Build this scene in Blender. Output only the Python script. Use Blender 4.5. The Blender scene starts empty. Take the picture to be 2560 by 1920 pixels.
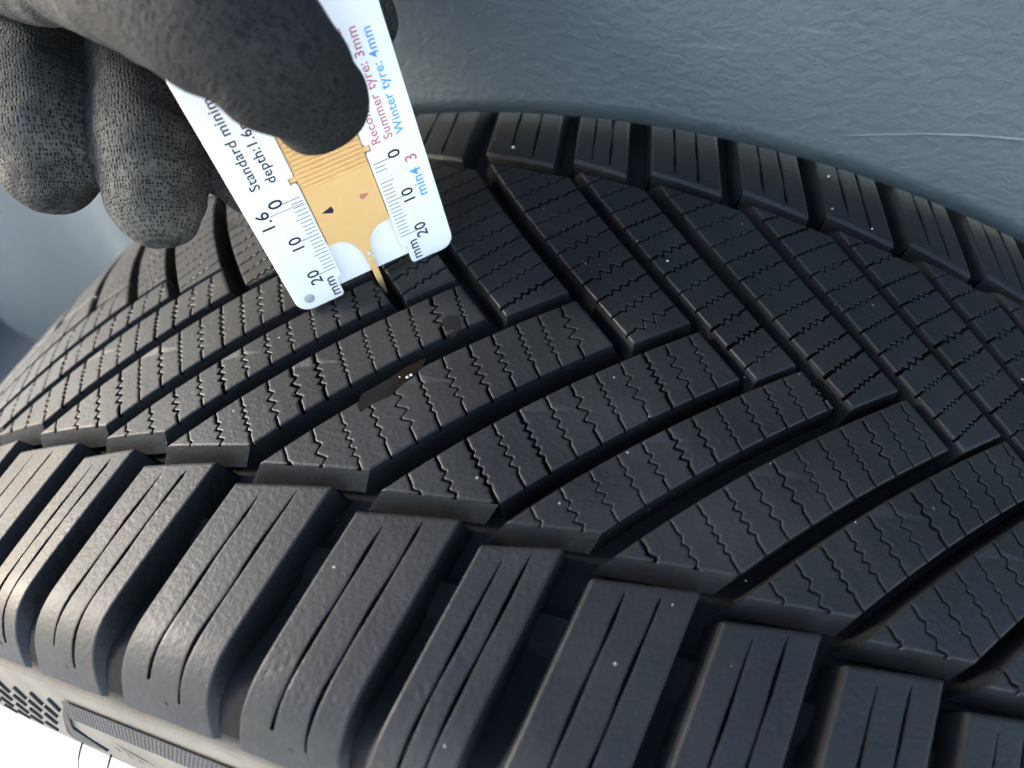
import bpy, math, random
import numpy as np
from mathutils import Vector, Matrix

random.seed(7)
scene = bpy.context.scene
COL = scene.collection

# ------------------------------------------------------------------ camera
cam_data = bpy.data.cameras.new('camera')
cam = bpy.data.objects.new('camera', cam_data)
COL.objects.link(cam)
scene.camera = cam
CAM_POS = Vector((0.01527, -0.10085, 0.43395))
CX = Vector((0.95174, 0.30568, -0.02726))
CY = Vector((0.2351, -0.78329, -0.57548))      # image down
CZ = Vector((-0.19726, 0.54131, -0.81736))     # view direction
m = Matrix.Identity(4)
for i in range(3):
    m[i][0] = CX[i]; m[i][1] = -CY[i]; m[i][2] = -CZ[i]; m[i][3] = CAM_POS[i]
cam.matrix_world = m
cam_data.sensor_fit = 'HORIZONTAL'
cam_data.sensor_width = 36.0
cam_data.lens = 1729.36 / 2560 * 36.0
cam_data.clip_start = 0.005
cam_data.clip_end = 200.0
cam_data.dof.use_dof = True
cam_data.dof.focus_distance = 0.153
cam_data.dof.aperture_fstop = 11.0

# ------------------------------------------------------------------ light
SUN_DIR = Vector((-0.86, -0.19, 0.38)).normalized()   # towards the sun
elev = math.asin(SUN_DIR.z)
azim = math.atan2(SUN_DIR.x, SUN_DIR.y)
world = bpy.data.worlds.new('World')
scene.world = world
world.use_nodes = True
wn = world.node_tree.nodes; wl = world.node_tree.links
sky = wn.new('ShaderNodeTexSky')
sky.sky_type = 'NISHITA'
sky.sun_disc = False
sky.sun_elevation = elev
sky.sun_rotation = azim
sky.air_density = 1.0
sky.dust_density = 1.0
sky.ozone_density = 0.4
bg = wn['Background']
bg.inputs['Strength'].default_value = 0.15
wl.new(sky.outputs['Color'], bg.inputs['Color'])

sun_data = bpy.data.lights.new('sun', 'SUN')
sun_data.energy = 1.15
sun_data.angle = math.radians(12.0)
sun_data.color = (1.0, 0.95, 0.88)
sun = bpy.data.objects.new('sun', sun_data)
COL.objects.link(sun)
sun.rotation_mode = 'QUATERNION'
sun.rotation_quaternion = SUN_DIR.to_track_quat('Z', 'Y')

scene.view_settings.view_transform = 'Standard'
scene.view_settings.look = 'None'
scene.view_settings.gamma = 1.0
scene.view_settings.use_curve_mapping = False
scene.view_settings.exposure = 2.45
scene.cycles.use_adaptive_sampling = True
scene.cycles.adaptive_threshold = 0.05
scene.cycles.max_bounces = 4
scene.cycles.diffuse_bounces = 2
scene.cycles.glossy_bounces = 2

# ------------------------------------------------------------------ helpers
def link(o, parent=None):
    COL.objects.link(o)
    if parent is not None:
        o.parent = parent
    return o

def mesh_obj(name, verts, faces, mat, parent=None, smooth=False, attrs=None):
    me = bpy.data.meshes.new(name)
    me.from_pydata([tuple(v) for v in verts], [], faces)
    if smooth:
        me.polygons.foreach_set('use_smooth', [True] * len(me.polygons))
    if attrs:
        for an, data in attrs.items():
            a = me.attributes.new(an, 'FLOAT_VECTOR', 'POINT')
            a.data.foreach_set('vector', np.asarray(data, dtype=np.float32).ravel())
    me.materials.append(mat)
    me.update()
    return link(bpy.data.objects.new(name, me), parent)

def empty(name, loc=(0, 0, 0), parent=None):
    o = bpy.data.objects.new(name, None)
    o.empty_display_size = 0.02
    o.location = loc
    return link(o, parent)

def tag(o, label=None, cat=None, group=None, kind=None):
    if label: o['label'] = label
    if cat: o['category'] = cat
    if group: o['group'] = group
    if kind: o['kind'] = kind
    return o

class NT:
    """small node-tree helper"""
    def __init__(self, name):
        self.mat = bpy.data.materials.new(name)
        self.mat.use_nodes = True
        self.t = self.mat.node_tree
        self.b = self.t.nodes['Principled BSDF']
    def n(self, typ, **kw):
        nd = self.t.nodes.new(typ)
        for k, v in kw.items():
            setattr(nd, k, v)
        return nd
    def l(self, a, b):
        self.t.links.new(a, b)
    def val(self, sock, v):
        if hasattr(v, 'links') or hasattr(v, 'is_output'):
            self.l(v, sock)
        else:
            sock.default_value = v
    def math(self, op, a, b=0.0, c=None, clamp=False):
        nd = self.n('ShaderNodeMath', operation=op, use_clamp=clamp)
        self.val(nd.inputs[0], a); self.val(nd.inputs[1], b)
        if c is not None: self.val(nd.inputs[2], c)
        return nd.outputs[0]
    def ramp(self, fac, stops, interp='LINEAR'):
        nd = self.n('ShaderNodeValToRGB')
        nd.color_ramp.interpolation = interp
        els = nd.color_ramp.elements
        while len(els) < len(stops): els.new(0.5)
        for e, (p, c) in zip(els, stops):
            e.position = p
            e.color = c if len(c) == 4 else (*c, 1)
        self.l(fac, nd.inputs[0])
        return nd.outputs[0]
    def noise(self, vec, scale, detail=3, rough=0.55, distort=0.0):
        nd = self.n('ShaderNodeTexNoise')
        if vec is not None: self.l(vec, nd.inputs['Vector'])
        nd.inputs['Scale'].default_value = scale
        nd.inputs['Detail'].default_value = detail
        nd.inputs['Roughness'].default_value = rough
        nd.inputs['Distortion'].default_value = distort
        return nd.outputs[0]
    def voronoi(self, vec, scale, out='Distance', feature='F1', rnd=1.0):
        nd = self.n('ShaderNodeTexVoronoi', feature=feature)
        if vec is not None: self.l(vec, nd.inputs['Vector'])
        nd.inputs['Scale'].default_value = scale
        nd.inputs['Randomness'].default_value = rnd
        return nd.outputs[out]
    def mix(self, fac, a, b):
        nd = self.n('ShaderNodeMix', data_type='RGBA')
        self.val(nd.inputs['Factor'], fac)
        for s, v in ((nd.inputs['A'], a), (nd.inputs['B'], b)):
            if hasattr(v, 'is_output'): self.l(v, s)
            else: s.default_value = v if len(v) == 4 else (*v, 1)
        return nd.outputs['Result']
    def bump(self, height, dist, strength=1.0, normal=None):
        nd = self.n('ShaderNodeBump')
        self.l(height, nd.inputs['Height'])
        nd.inputs['Distance'].default_value = dist
        nd.inputs['Strength'].default_value = strength
        if normal is not None: self.l(normal, nd.inputs['Normal'])
        return nd.outputs[0]
    def obj(self):
        return self.n('ShaderNodeTexCoord').outputs['Object']
    def attr(self, name):
        nd = self.n('ShaderNodeAttribute', attribute_name=name)
        return nd.outputs['Vector']
    def sep(self, vec):
        nd = self.n('ShaderNodeSeparateXYZ'); self.l(vec, nd.inputs[0]); return nd.outputs

def setp(nt, **kw):
    for k, v in kw.items():
        s = nt.b.inputs[k.replace('_', ' ')]
        nt.val(s, v if not (isinstance(v, tuple) and len(v) == 3) else (*v, 1))

# ------------------------------------------------------------------ materials
def rubber(name, notch=0):
    t = NT(name)
    co = t.obj()
    big = t.noise(co, 38, 2, 0.6)
    fine = t.noise(co, 900, 1, 0.6)
    mid = t.noise(co, 210, 2, 0.55)
    col = t.ramp(big, [(0.3, (0.0062, 0.0064, 0.0066)), (0.55, (0.0086, 0.0088, 0.0090)), (0.75, (0.0126, 0.0126, 0.0126))])
    # dust caught low on the shoulder
    sy = t.math('ABSOLUTE', t.sep(co)[1])
    dust = t.math('MULTIPLY', t.math('SUBTRACT', sy, 0.088), 75.0, clamp=True)
    dust = t.math('MULTIPLY', dust, t.math('ADD', t.math('MULTIPLY', mid, 0.5), 0.05), clamp=True)
    col = t.mix(dust, col, (0.060, 0.056, 0.050))
    # grey worn film and smeared scuffs over the contact faces
    film = t.ramp(t.noise(co, 17, 3, 0.65, 0.6), [(0.42, (0, 0, 0)), (0.68, (1, 1, 1))])
    film = t.math('MULTIPLY', film, t.math('ADD', t.math('MULTIPLY', mid, 0.7), 0.1))
    col = t.mix(t.math('MULTIPLY', film, 0.5), col, (0.026, 0.027, 0.029))
    # tiny pale specks of grit
    v = t.voronoi(co, 300, 'Distance')
    rnd = t.voronoi(co, 300, 'Color')
    sp = t.math('MULTIPLY', t.math('LESS_THAN', v, 0.08), t.math('GREATER_THAN', t.sep(rnd)[0], 0.94))
    col = t.mix(t.math('MULTIPLY', sp, 0.7), col, (0.30, 0.30, 0.29))
    rough = t.math('ADD', t.math('MULTIPLY', big, 0.28), 0.36)
    # pits and scuffs
    v2 = t.voronoi(co, 420, 'Distance')
    pitmask = t.ramp(t.noise(co, 60, 1), [(0.50, (0, 0, 0)), (0.68, (1, 1, 1))])
    pits = t.math('MULTIPLY', t.math('SUBTRACT', 0.35, v2, clamp=True), pitmask)
    h = t.math('ADD', t.math('MULTIPLY', fine, 0.55), t.math('MULTIPLY', mid, 0.17))
    h = t.math('SUBTRACT', h, t.math('MULTIPLY', pits, 1.2))
    nrm = t.bump(h, 0.00022, 0.8)
    if notch:
        at = t.sep(t.attr('rib'))
        x, y = at[0], at[1]
        yb = t.math('SUBTRACT', 28.2, t.math('MULTIPLY', x, 4.2))
        inside = t.math('MULTIPLY', t.math('MULTIPLY', t.math('GREATER_THAN', y, 24.0), t.math('LESS_THAN', y, yb)),
                        t.math('MULTIPLY', t.math('LESS_THAN', x, 1.0), t.math('GREATER_THAN', x, -0.2)))
        hh = t.math('MULTIPLY', inside, t.math('MULTIPLY', t.math('SUBTRACT', y, 24.0), -1.0))
        nrm = t.bump(hh, 0.00018, 1.0, nrm)
    setp(t, Base_Color=col, Roughness=rough, Normal=nrm)
    t.b.inputs['Specular IOR Level'].default_value = 0.28
    return t.mat

M_RUB = rubber('tread_rubber')
M_RIB = rubber('rib_rubber', 1)

def carcass_mat():
    t = NT('carcass_rubber')
    co = t.obj()
    sy = t.math('ABSOLUTE', t.sep(co)[1])
    big = t.noise(co, 60, 4, 0.6); fine = t.noise(co, 700, 3)
    side = t.math('MULTIPLY', t.math('SUBTRACT', sy, 0.0985), 320.0, clamp=True)
    col = t.ramp(big, [(0.3, (0.007, 0.0075, 0.008)), (0.7, (0.012, 0.012, 0.012))])
    scol = t.ramp(big, [(0.3, (0.140, 0.124, 0.102)), (0.7, (0.185, 0.166, 0.140))])
    col = t.mix(side, col, scol)
    h = t.math('ADD', fine, t.math('MULTIPLY', big, 1.5))
    t.b.inputs['Specular IOR Level'].default_value = 0.12
    setp(t, Base_Color=col, Roughness=0.85, Normal=t.bump(h, 0.0002, 0.8))
    return t.mat
M_CARC = carcass_mat()

def plain(name, col, rough=0.5, spec=0.5, bumpscale=0, bumpd=0.0001, var=0.0):
    t = NT(name)
    co = t.obj()
    if var:
        n = t.noise(co, 120, 3)
        c = t.ramp(n, [(0.3, tuple(max(0, x * (1 - var)) for x in col)), (0.7, tuple(min(1, x * (1 + var)) for x in col))])
        setp(t, Base_Color=c)
    else:
        setp(t, Base_Color=col)
    setp(t, Roughness=rough)
    t.b.inputs['Specular IOR Level'].default_value = spec
    if bumpscale:
        setp(t, Normal=t.bump(t.noise(co, bumpscale, 3), bumpd, 0.7))
    return t.mat

# ------------------------------------------------------------------ tyre geometry
R0 = 315.0
PROF = np.array([(-20, -20, 314.78), (0, 0, 315.0), (20, 20, 314.78), (40, 40, 314.13), (55, 55, 313.35), (70, 70, 312.33), (81, 81, 311.35), (87, 86.95, 310.65),
                 (91, 90.8, 309.4), (94, 93.4, 307.7), (98, 96.3, 304.9), (102, 98.8, 301.8), (105, 100.4, 299.2),
                 (107, 101.4, 297.7), (111, 102.8, 294), (119, 105.5, 286.4), (130, 108.5, 275.8), (143, 111, 263),
                 (157, 112, 249), (174, 111, 232), (191, 107, 216), (205, 101, 204), (213, 95, 199)])
# resample the profile smoothly
_S = np.arange(-20, 213.01, 0.5)
def _smooth(col):
    y = np.interp(_S, PROF[:, 0], PROF[:, col])
    k = np.hanning(9); k /= k.sum()
    yp = np.concatenate([2 * y[0] - y[4:0:-1], y, 2 * y[-1] - y[-2:-6:-1]])
    return np.convolve(yp, k, 'valid')
_V = _smooth(1); _R = _smooth(2)
_dV = np.gradient(_V); _dR = np.gradient(_R)
_L = np.hypot(_dV, _dR)
_NV = -_dR / _L; _NR = _dV / _L
def tmap(u, s, h, sg):
    """u: mm round the circumference, s: mm across from the centre line, h: mm above the tread; sg: -1 near half, +1 far half"""
    v = np.interp(s, _S, _V) + h * np.interp(s, _S, _NV)
    r = np.interp(s, _S, _R) + h * np.interp(s, _S, _NR)
    th = u / R0
    return (r * math.sin(th) / 1000.0, sg * v / 1000.0, r * math.cos(th) / 1000.0)

def floor_depth(s):
    return float(np.interp(s, [0, 82, 88, 93, 97, 101, 104, 106, 300], [8.0, 7.4, 5.2, 3.2, 1.9, 1.1, 0.8, 0.5, 0.0]))

def g(w):
    return 1.10 * w - 0.0031 * w * abs(w)
def gi(y):
    """inverse of g"""
    a = abs(y)
    w = (1.10 - math.sqrt(max(0, 1.10 ** 2 - 4 * 0.0031 * a))) / (2 * 0.0031)
    return math.copysign(w, y)

# groove edge phases (mm) round the circumference: variable pitch sequence
N_UP = [-142.5, -120.8, -95.6, -66.0, -44.6, -19.1, 10.4, 38.2, 58.2, 83.6, 105.5, 128.0]
N_LO = [-136.5, -115.0, -89.4, -59.8, -38.4, -11.7, 17.4, 43.2, 64.4, 88.2, 110.2, 132.6]
F_UP = [-151.6, -130.9, -105.4, -79.0, -55.3, -31.0, -1.5, 26.1, 46.5, 72.2, 95.2, 118.0]
F_LO = [-145.9, -125.4, -98.6, -72.8, -50.3, -24.9, 4.5, 30.7, 52.4, 77.1, 99.7, 122.6]
seq = [25.3, 21.5, 29.5, 27.7, 22.2]
for i in range(9):
    d = seq[(i * 2) % 5]
    for U, L in ((N_UP, N_LO), (F_UP, F_LO)):
        U.insert(0, U[0] - d); L.insert(0, U[0] + 5.6)
for i in range(8):
    d = seq[(i * 3 + 1) % 5]
    for U, L in ((N_UP, N_LO), (F_UP, F_LO)):
        U.append(U[-1] + d); L.append(U[-1] + 4.8)
NG = len(N_UP)

class Acc:
    def __init__(self): self.v = []; self.f = []; self.a = []
    def add(self, p, a=(0, 0, 0)):
        self.v.append(p); self.a.append(a); return len(self.v) - 1

SIPES = [-2.1, 1.9, 5.7, 9.9, 14.1, 18.5, 22.9, 27.4, 31.9, 36.8, 41.9, 47.2]

def stair(t, D, n, ph):
    """staircase offset (mm) of a zigzag sipe about its straight line"""
    t0, t1 = 0.16 + ph, 0.82 + ph
    if t <= t0 or t >= t1: return 0.0
    p = (t1 - t0) / n
    x = ((t - t0) / p) % 1.0
    a = D * p * 0.62
    first = (t - t0) < p * 0.5
    if x < 0.66: o = a * (0.5 - x / 0.66)
    else: o = a * (-0.5 + (x - 0.66) / 0.34)
    # ease in and out at the ends
    e = min(1.0, (t - t0) / (p * 0.35), (t1 - t) / (p * 0.35))
    return o * e

def build_rib(Alo, Aup, endfun, kink0, kink1, sg, rng):
    """one centre block between two grooves, cut by zigzag sipes into lamellae (real gaps)"""
    W = Aup - Alo
    acc = Acc()
    D = W / (0.82 + 0.95)
    ch = 0.5
    ts = sorted(set([0.0, ch / W * 0.5, ch / W, ch / W * 1.5, 1 - ch / W * 1.5, 1 - ch / W, 1 - ch / W * 0.5, 1.0] + list(np.linspace(max(0.05, ch / W * 2.2), min(0.95, 1 - ch / W * 2.2), 46))))
    nst0 = max(3, int(round(W * 0.66 / 3.4)))
    sip = []
    for w0 in SIPES:
        ph = rng.uniform(-0.02, 0.02); dw = rng.uniform(-0.15, 0.15)
        gap = rng.choice([0.15, 0.18, 0.20, 0.22, 0.20, 0.25, 0.33])
        sip.append((w0 + dw, ph, gap, nst0 + rng.choice([0, 0, 1, -1] if nst0 > 3 else [0, 0, 1]), rng.uniform(0.75, 1.2)))
    lines = []
    for (w0, ph, gap, nst, am) in sip:
        ln = [w0 + D * t + am * stair(t, D, nst, ph) for t in ts]
        lines.append([ln[0]] + [0.27 * ln[q - 1] + 0.46 * ln[q] + 0.27 * ln[q + 1] for q in range(1, len(ln) - 1)] + [ln[-1]])
    wend = [endfun(t) for t in ts]
    wk = [kink0 + (kink1 - kink0) * t for t in ts]
    nb = len(sip) + 1
    for b in range(nb):
        lo = []; hi = []; lo_end = []; hi_end = []
        for j, t in enumerate(ts):
            a = wend[j] if b == 0 else lines[b - 1][j] + sip[b - 1][2]
            c = wk[j] if b == nb - 1 else lines[b][j] - sip[b][2]
            le = he = (b == 0); he = (b == nb - 1)
            if a < wend[j]: a = wend[j]; le = True
            if c > wk[j]: c = wk[j]; he = True
            lo.append(a); hi.append(c); lo_end.append(le); hi_end.append(he)
        j = 0
        while j < len(ts):
            if hi[j] - lo[j] < 0.3: j += 1; continue
            k = j
            while k + 1 < len(ts) and hi[k + 1] - lo[k + 1] >= 0.3: k += 1
            if k - j >= 2:
                emit_slab(acc, ts[j:k + 1], lo[j:k + 1], hi[j:k + 1], lo_end[j:k + 1], hi_end[j:k + 1], Alo, W, sg)
            j = k + 1
    # solid flanks: the sipes do not open through the lower part of the groove walls
    def skirt(pts, dirn):
        a = []; b = []
        for (t_, w_, dt, dw, hb) in pts:
            u1 = Alo + W * (t_ + dirn[0] * 0.16 / W) - g(w_ + dirn[1] * 0.16)
            a.append(acc.add(tmap(u1, w_ + dirn[1] * 0.16, -0.42 if dirn[1] > 0 else -1.0, sg), (9, abs(w_), 0)))
            t2 = t_ + (dt + dirn[0] * 0.05) / W; w2 = w_ + dw + dirn[1] * 0.05
            b.append(acc.add(tmap(Alo + W * t2 - g(w2), w2, hb, sg), (9, abs(w_), 0)))
        for i in range(len(a) - 1):
            f = (a[i], a[i + 1], b[i + 1], b[i])
            acc.f.append(f if sg < 0 else f[::-1])
    nq = 26
    skirt([(0.0, wend[0] + (wk[0] - wend[0]) * i / nq, -1.1, 0, -8.4) for i in range(nq + 1)], (-1, 0))
    skirt([(1.0, wend[-1] + (wk[-1] - wend[-1]) * i / nq, 1.1, 0, -8.4) for i in range(nq, -1, -1)], (1, 0))
    skirt([(t_, wk[j], 0, 3.0, -5.0) for j, t_ in enumerate(ts)], (0, 1))
    skirt([(t_, wend[j], 0, -1.2, -8.4) for j, t_ in enumerate(ts)], (0, -1))
    return acc

def emit_slab(acc, ts, lo, hi, le, he, Alo, W, sg):
    n = len(ts)
    Lw = 0.5 * W
    fr = [None] * n
    grid = []
    NR = 8
    for j, t in enumerate(ts):
        colv = []
        span = hi[j] - lo[j]
        c0 = min(0.5 if le[j] else 0.3, span * 0.3); c1 = min(0.5 if he[j] else 0.3, span * 0.3)
        d0 = 0.28 if le[j] else 0.13; d1 = 0.28 if he[j] else 0.13
        ws = [lo[j], lo[j] + c0 * 0.4, lo[j] + c0, lo[j] + min(c0 * 1.6, span * .45), hi[j] - min(c1 * 1.6, span * .45), hi[j] - c1, hi[j] - c1 * 0.4, hi[j]]
        ds = [d0, d0 * 0.3, 0, 0, 0, 0, d1 * 0.3, d1]
        tm = min(t, 1 - t) * W
        dc = 0.28 * max(0.0, 1 - tm / 0.5) ** 1.7
        for w, d in zip(ws, ds):
            colv.append((t, w, -max(d, dc)))
        grid.append(colv)
    idx = [[0] * NR for _ in range(n)]
    for j in range(n):
        for r in range(NR):
            t, w, h = grid[j][r]
            u = Alo + W * t - g(w)
            idx[j][r] = acc.add(tmap(u, w, h, sg), ((W * t) / Lw, abs(w), 0))
    def face(a, b, c, d):
        acc.f.append((a, b, c, d) if sg < 0 else (d, c, b, a))
    for j in range(n - 1):
        for r in range(NR - 1):
            face(idx[j][r], idx[j][r + 1], idx[j + 1][r + 1], idx[j + 1][r])
    # walls
    def wall(path):
        top = []; bot = []
        for (j, r, dt, dw) in path:
            t, w, h = grid[j][r]
            u = Alo + W * t - g(w)
            top.append(acc.add(tmap(u, w, h, sg), (9, abs(w), 0)))
            t2 = t + dt / W; w2 = w + dw
            u2 = Alo + W * t2 - g(w2)
            bot.append(acc.add(tmap(u2, w2, -5.0 if dw > 2 else -8.4, sg), (9, abs(w), 0)))
        for i in range(len(path) - 1):
            face(top[i], top[i + 1], bot[i + 1], bot[i])
    eL = -1.1 if ts[0] <= 0 else 0.0
    eR = 1.1 if ts[-1] >= 1 else 0.0
    wall([(j, 0, (eL if j == 0 else eR if j == n - 1 else 0), (-1.2 if le[j] else 0)) for j in range(n)])
    wall([(j, NR - 1, (eL if j == 0 else eR if j == n - 1 else 0), (3.0 if he[j] else 0)) for j in range(n - 1, -1, -1)])
    wall([(0, r, eL, (-1.2 if (r == 0 and le[0]) else 3.0 if (r == NR - 1 and he[0]) else 0)) for r in range(NR - 1, -1, -1)])
    wall([(n - 1, r, eR, (-1.2 if (r == 0 and le[-1]) else 3.0 if (r == NR - 1 and he[-1]) else 0)) for r in range(NR)])

def build_shoulder(Alo, Aup, sg, rng):
    """one shoulder block wrapping over the edge of the tread, with two long slots"""
    acc = Acc()
    W0 = Aup - Alo
    SO = 104.2
    def edge(t, s):
        s2 = min(s, 97.0)
        l = Alo - (50.9 + 0.175 * (s2 - 53)); r = Aup - (51.8 + 0.184 * (s2 - 53))
        # groove narrows towards the sidewall
        k = max(0.0, (s - 84) / 20.0)
        r += 1.6 * k * k; l -= 0.6 * k * k
        return l + (r - l) * t
    wid = W0 - 0.9
    wide = W0 > 18
    # slots: (t centre, first s, last s)
    slots = [(0.345 + rng.uniform(-.012, .012), 58.2 + rng.uniform(-.6, .6), 97 + rng.uniform(-1, 1)),
             (0.675 + rng.uniform(-.012, .012), 56.0 + rng.uniform(-.6, .6), 99 + rng.uniform(-1, 1))]
    hw = 0.40 / wid
    ch = 0.4 / wid
    cols = [0, ch * 0.4, ch, ch * 1.5]
    def between(a, b, n): return list(np.linspace(a, b, n + 2))[1:-1]
    ce = 0.22 / wid
    segs = []
    prev = ch * 1.5
    holes = []
    for (tc, s0, s1) in slots:
        cols += between(prev, tc - hw - 2 * ce, 1)
        cols += [tc - hw - 2 * ce, tc - hw - ce, tc - hw, tc + hw, tc + hw + ce, tc + hw + 2 * ce]
        holes.append((tc - hw, tc + hw, s0, s1))
        prev = tc + hw + 2 * ce
    cols += between(prev, 1 - ch * 1.5, 1) + [1 - ch * 1.5, 1 - ch, 1 - ch * 0.4, 1]
    rows_abs = sorted(set([63, 66, 69, 72, 75, 78, 81, 84, 86, 88, 90, 92, 94, 96, 98, 100, 101.5, 103, SO - .6, SO] + [round(h[2] , 2) for h in holes] + [round(h[3], 2) for h in holes]))
    ph = rng.uniform(0, 6.28)
    def inner(t): return 56.9 - 3.6 * t
    rowdefs = ([('i', 0.0), ('i', 0.3), ('i', 0.6), ('i', 0.9)] if sg < 0 else [('i', -0.3), ('i', 0.45), ('i', 0.7), ('i', 0.95)]) + [('s', r) for r in rows_abs]
    def wob(t, s, j):
        # slots wander and pinch a little
        tc = None
        for (a, b, s0, s1) in holes:
            if a - 1e-6 <= t <= b + 1e-6:
                tcen = (a + b) / 2
                pinch = 0.9 + 0.28 * math.sin(s * 0.36 + ph + tcen * 9)
                if s < s0 + 2: pinch *= max(0.25, (s - s0) / 2 + 0.25)
                return tcen + (t - tcen) * pinch + 0.003 * math.sin(s * 0.33 + ph * 2 + tcen * 5)
        return t
    nc = len(cols); nr = len(rowdefs)
    P = [[None] * nr for _ in range(nc)]
    for j, t in enumerate(cols):
        for r, (kind, val) in enumerate(rowdefs):
            s = inner(t) + val if kind == 'i' else val
            if kind == 's' and s < inner(t) + 1.0: s = inner(t) + 1.0 + (r * 0.02)
            tt = wob(t, s, j)
            tm = min(t, 1 - t) * wid
            d = 0.2 * max(0.0, 1 - tm / 0.4) ** 1.7
            if kind == 'i' and sg < 0: d = max(d, 0.25 * max(0, 1 - val / 0.6) ** 1.7)
            if kind == 'i' and sg > 0: d = max(d, 0.8 if val < 0 else 0.08 if val < 0.6 else 0)
            for (a, b, s0, s1) in holes:
                if abs(t - a) < 1e-6 or abs(t - b) < 1e-6:
                    if s0 <= s <= s1: d = max(d, 0.06)
            P[j][r] = (tt, s, -d)
    hole = [[False] * (nr - 1) for _ in range(nc - 1)]
    for j in range(nc - 1):
        for r in range(nr - 1):
            sm = 0.5 * (P[j][r][1] + P[j][r + 1][1])
            tm = 0.5 * (cols[j] + cols[j + 1])
            for (a, b, s0, s1) in holes:
                if a < tm < b and s0 < sm < s1: hole[j][r] = True
    def pos(q, dt=0, ds=0, h=None):
        t, s, hh = q
        s += ds
        return tmap(edge(t, s) + dt, s, hh if h is None else h, sg)
    ix = [[acc.add(pos(P[j][r])) for r in range(nr)] for j in range(nc)]
    def face(a, b, c, d):
        acc.f.append((a, b, c, d) if sg < 0 else (d, c, b, a))
    for j in range(nc - 1):
        for r in range(nr - 1):
            if not hole[j][r]:
                face(ix[j][r], ix[j][r + 1], ix[j + 1][r + 1], ix[j + 1][r])
    def wallseg(q0, q1, dt, ds, deep):
        d0 = -floor_depth(q0[1]) - 0.4 if deep is None else -deep
        d1 = -floor_depth(q1[1]) - 0.4 if deep is None else -deep
        a = acc.add(pos(q0)); b = acc.add(pos(q1))
        c = acc.add(pos(q1, dt, ds, d1)); d = acc.add(pos(q0, dt, ds, d0))
        face(a, b, c, d)
    for r in range(nr - 1):
        wallseg(P[0][r + 1], P[0][r], -1.3, 0, None)
        wallseg(P[-1][r], P[-1][r + 1], 1.3, 0, None)
    for j in range(nc - 1):
        wallseg(P[j][0], P[j + 1][0], 0, -1.0, None)
        wallseg(P[j + 1][-1], P[j][-1], 0, 0.8, None)
    for j in range(nc - 1):
        for r in range(nr - 1):
            if hole[j][r]:
                dp = 4.5 if P[j][r][1] < 90 else 2.2
                if not hole[j - 1][r]: wallseg(P[j][r], P[j][r + 1], 0, 0, dp)
                if not hole[j + 1][r]: wallseg(P[j + 1][r + 1], P[j + 1][r], 0, 0, dp)
                if not hole[j][r - 1]: wallseg(P[j + 1][r], P[j][r], 0, 0, dp)
                if not hole[j][r + 1]: wallseg(P[j][r + 1], P[j + 1][r + 1], 0, 0, dp)
                a = [acc.add(pos(P[jj][rr], 0, 0, -dp)) for jj, rr in ((j, r), (j, r + 1), (j + 1, r + 1), (j + 1, r))]
                face(*a)
    return acc, edge

tyre = empty('tyre')
tag(tyre, 'large black winter tyre with deep V-shaped tread being measured', 'tyre')

# carcass: groove floor and sidewalls, one revolved mesh
def build_carcass():
    vs = []; fs = []
    srows = [0, 20, 40, 55, 70, 80, 86, 90, 94, 97, 100, 102, 103.5, 104.5, 105.2, 105.9, 106.6, 107.4, 108.2, 111, 115, 119, 124, 130, 136, 143, 150, 157, 165, 174, 182, 191, 198, 205, 213]
    prof = []
    for sg in (-1, 1):
        rr = srows if sg == 1 else srows[:0:-1]
        for s in rr:
            h = -floor_depth(s)
            if 104.6 < s < 107: h = 0.35 if 105 < s < 106.5 else -0.2     # moulded cord round the shoulder
            elif 107 <= s < 108: h = -0.35
            prof.append((s, h, sg))
    N = 900
    for i in range(N):
        u = 2 * math.pi * R0 * i / N
        for (s, h, sg) in prof:
            vs.append(tmap(u, s, h, sg))
    K = len(prof)
    for i in range(N):
        i2 = (i + 1) % N
        for k in range(K - 1):
            fs.append((i * K + k, i2 * K + k, i2 * K + k + 1, i * K + k + 1))
    return mesh_obj('carcass', vs, fs, M_CARC, tyre, smooth=True)
build_carcass()

rng = random.Random(3)
for k in range(1, NG):
    # near half
    Cl = F_UP[k]
    end = lambda t, a=N_LO[k - 1], b=N_UP[k], c=Cl: gi(((1 - t) * a + t * b - c) / 2)
    acc = build_rib(N_LO[k - 1], N_UP[k], end, 51.6, 48.2, -1, rng)
    mesh_obj('tread_block', acc.v, acc.f, M_RIB, tyre, smooth=True, attrs={'rib': acc.a})
    acc, ed = build_shoulder(N_LO[k - 1], N_UP[k], -1, rng)
    mesh_obj('shoulder_block', acc.v, acc.f, M_RUB, tyre, smooth=True)
    # far half
    Ar = N_UP[k - 1] + 2.6
    end = lambda t, a=F_LO[k - 1], b=F_UP[k], c=Ar: gi(((1 - t) * a + t * b - c) / 2)
    acc = build_rib(F_LO[k - 1], F_UP[k], end, 51.6, 48.2, 1, rng)
    mesh_obj('tread_block', acc.v, acc.f, M_RIB, tyre, smooth=True, attrs={'rib': acc.a})
    acc, ed = build_shoulder(F_LO[k - 1], F_UP[k], 1, rng)
    mesh_obj('shoulder_block', acc.v, acc.f, M_RUB, tyre, smooth=True)

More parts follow.
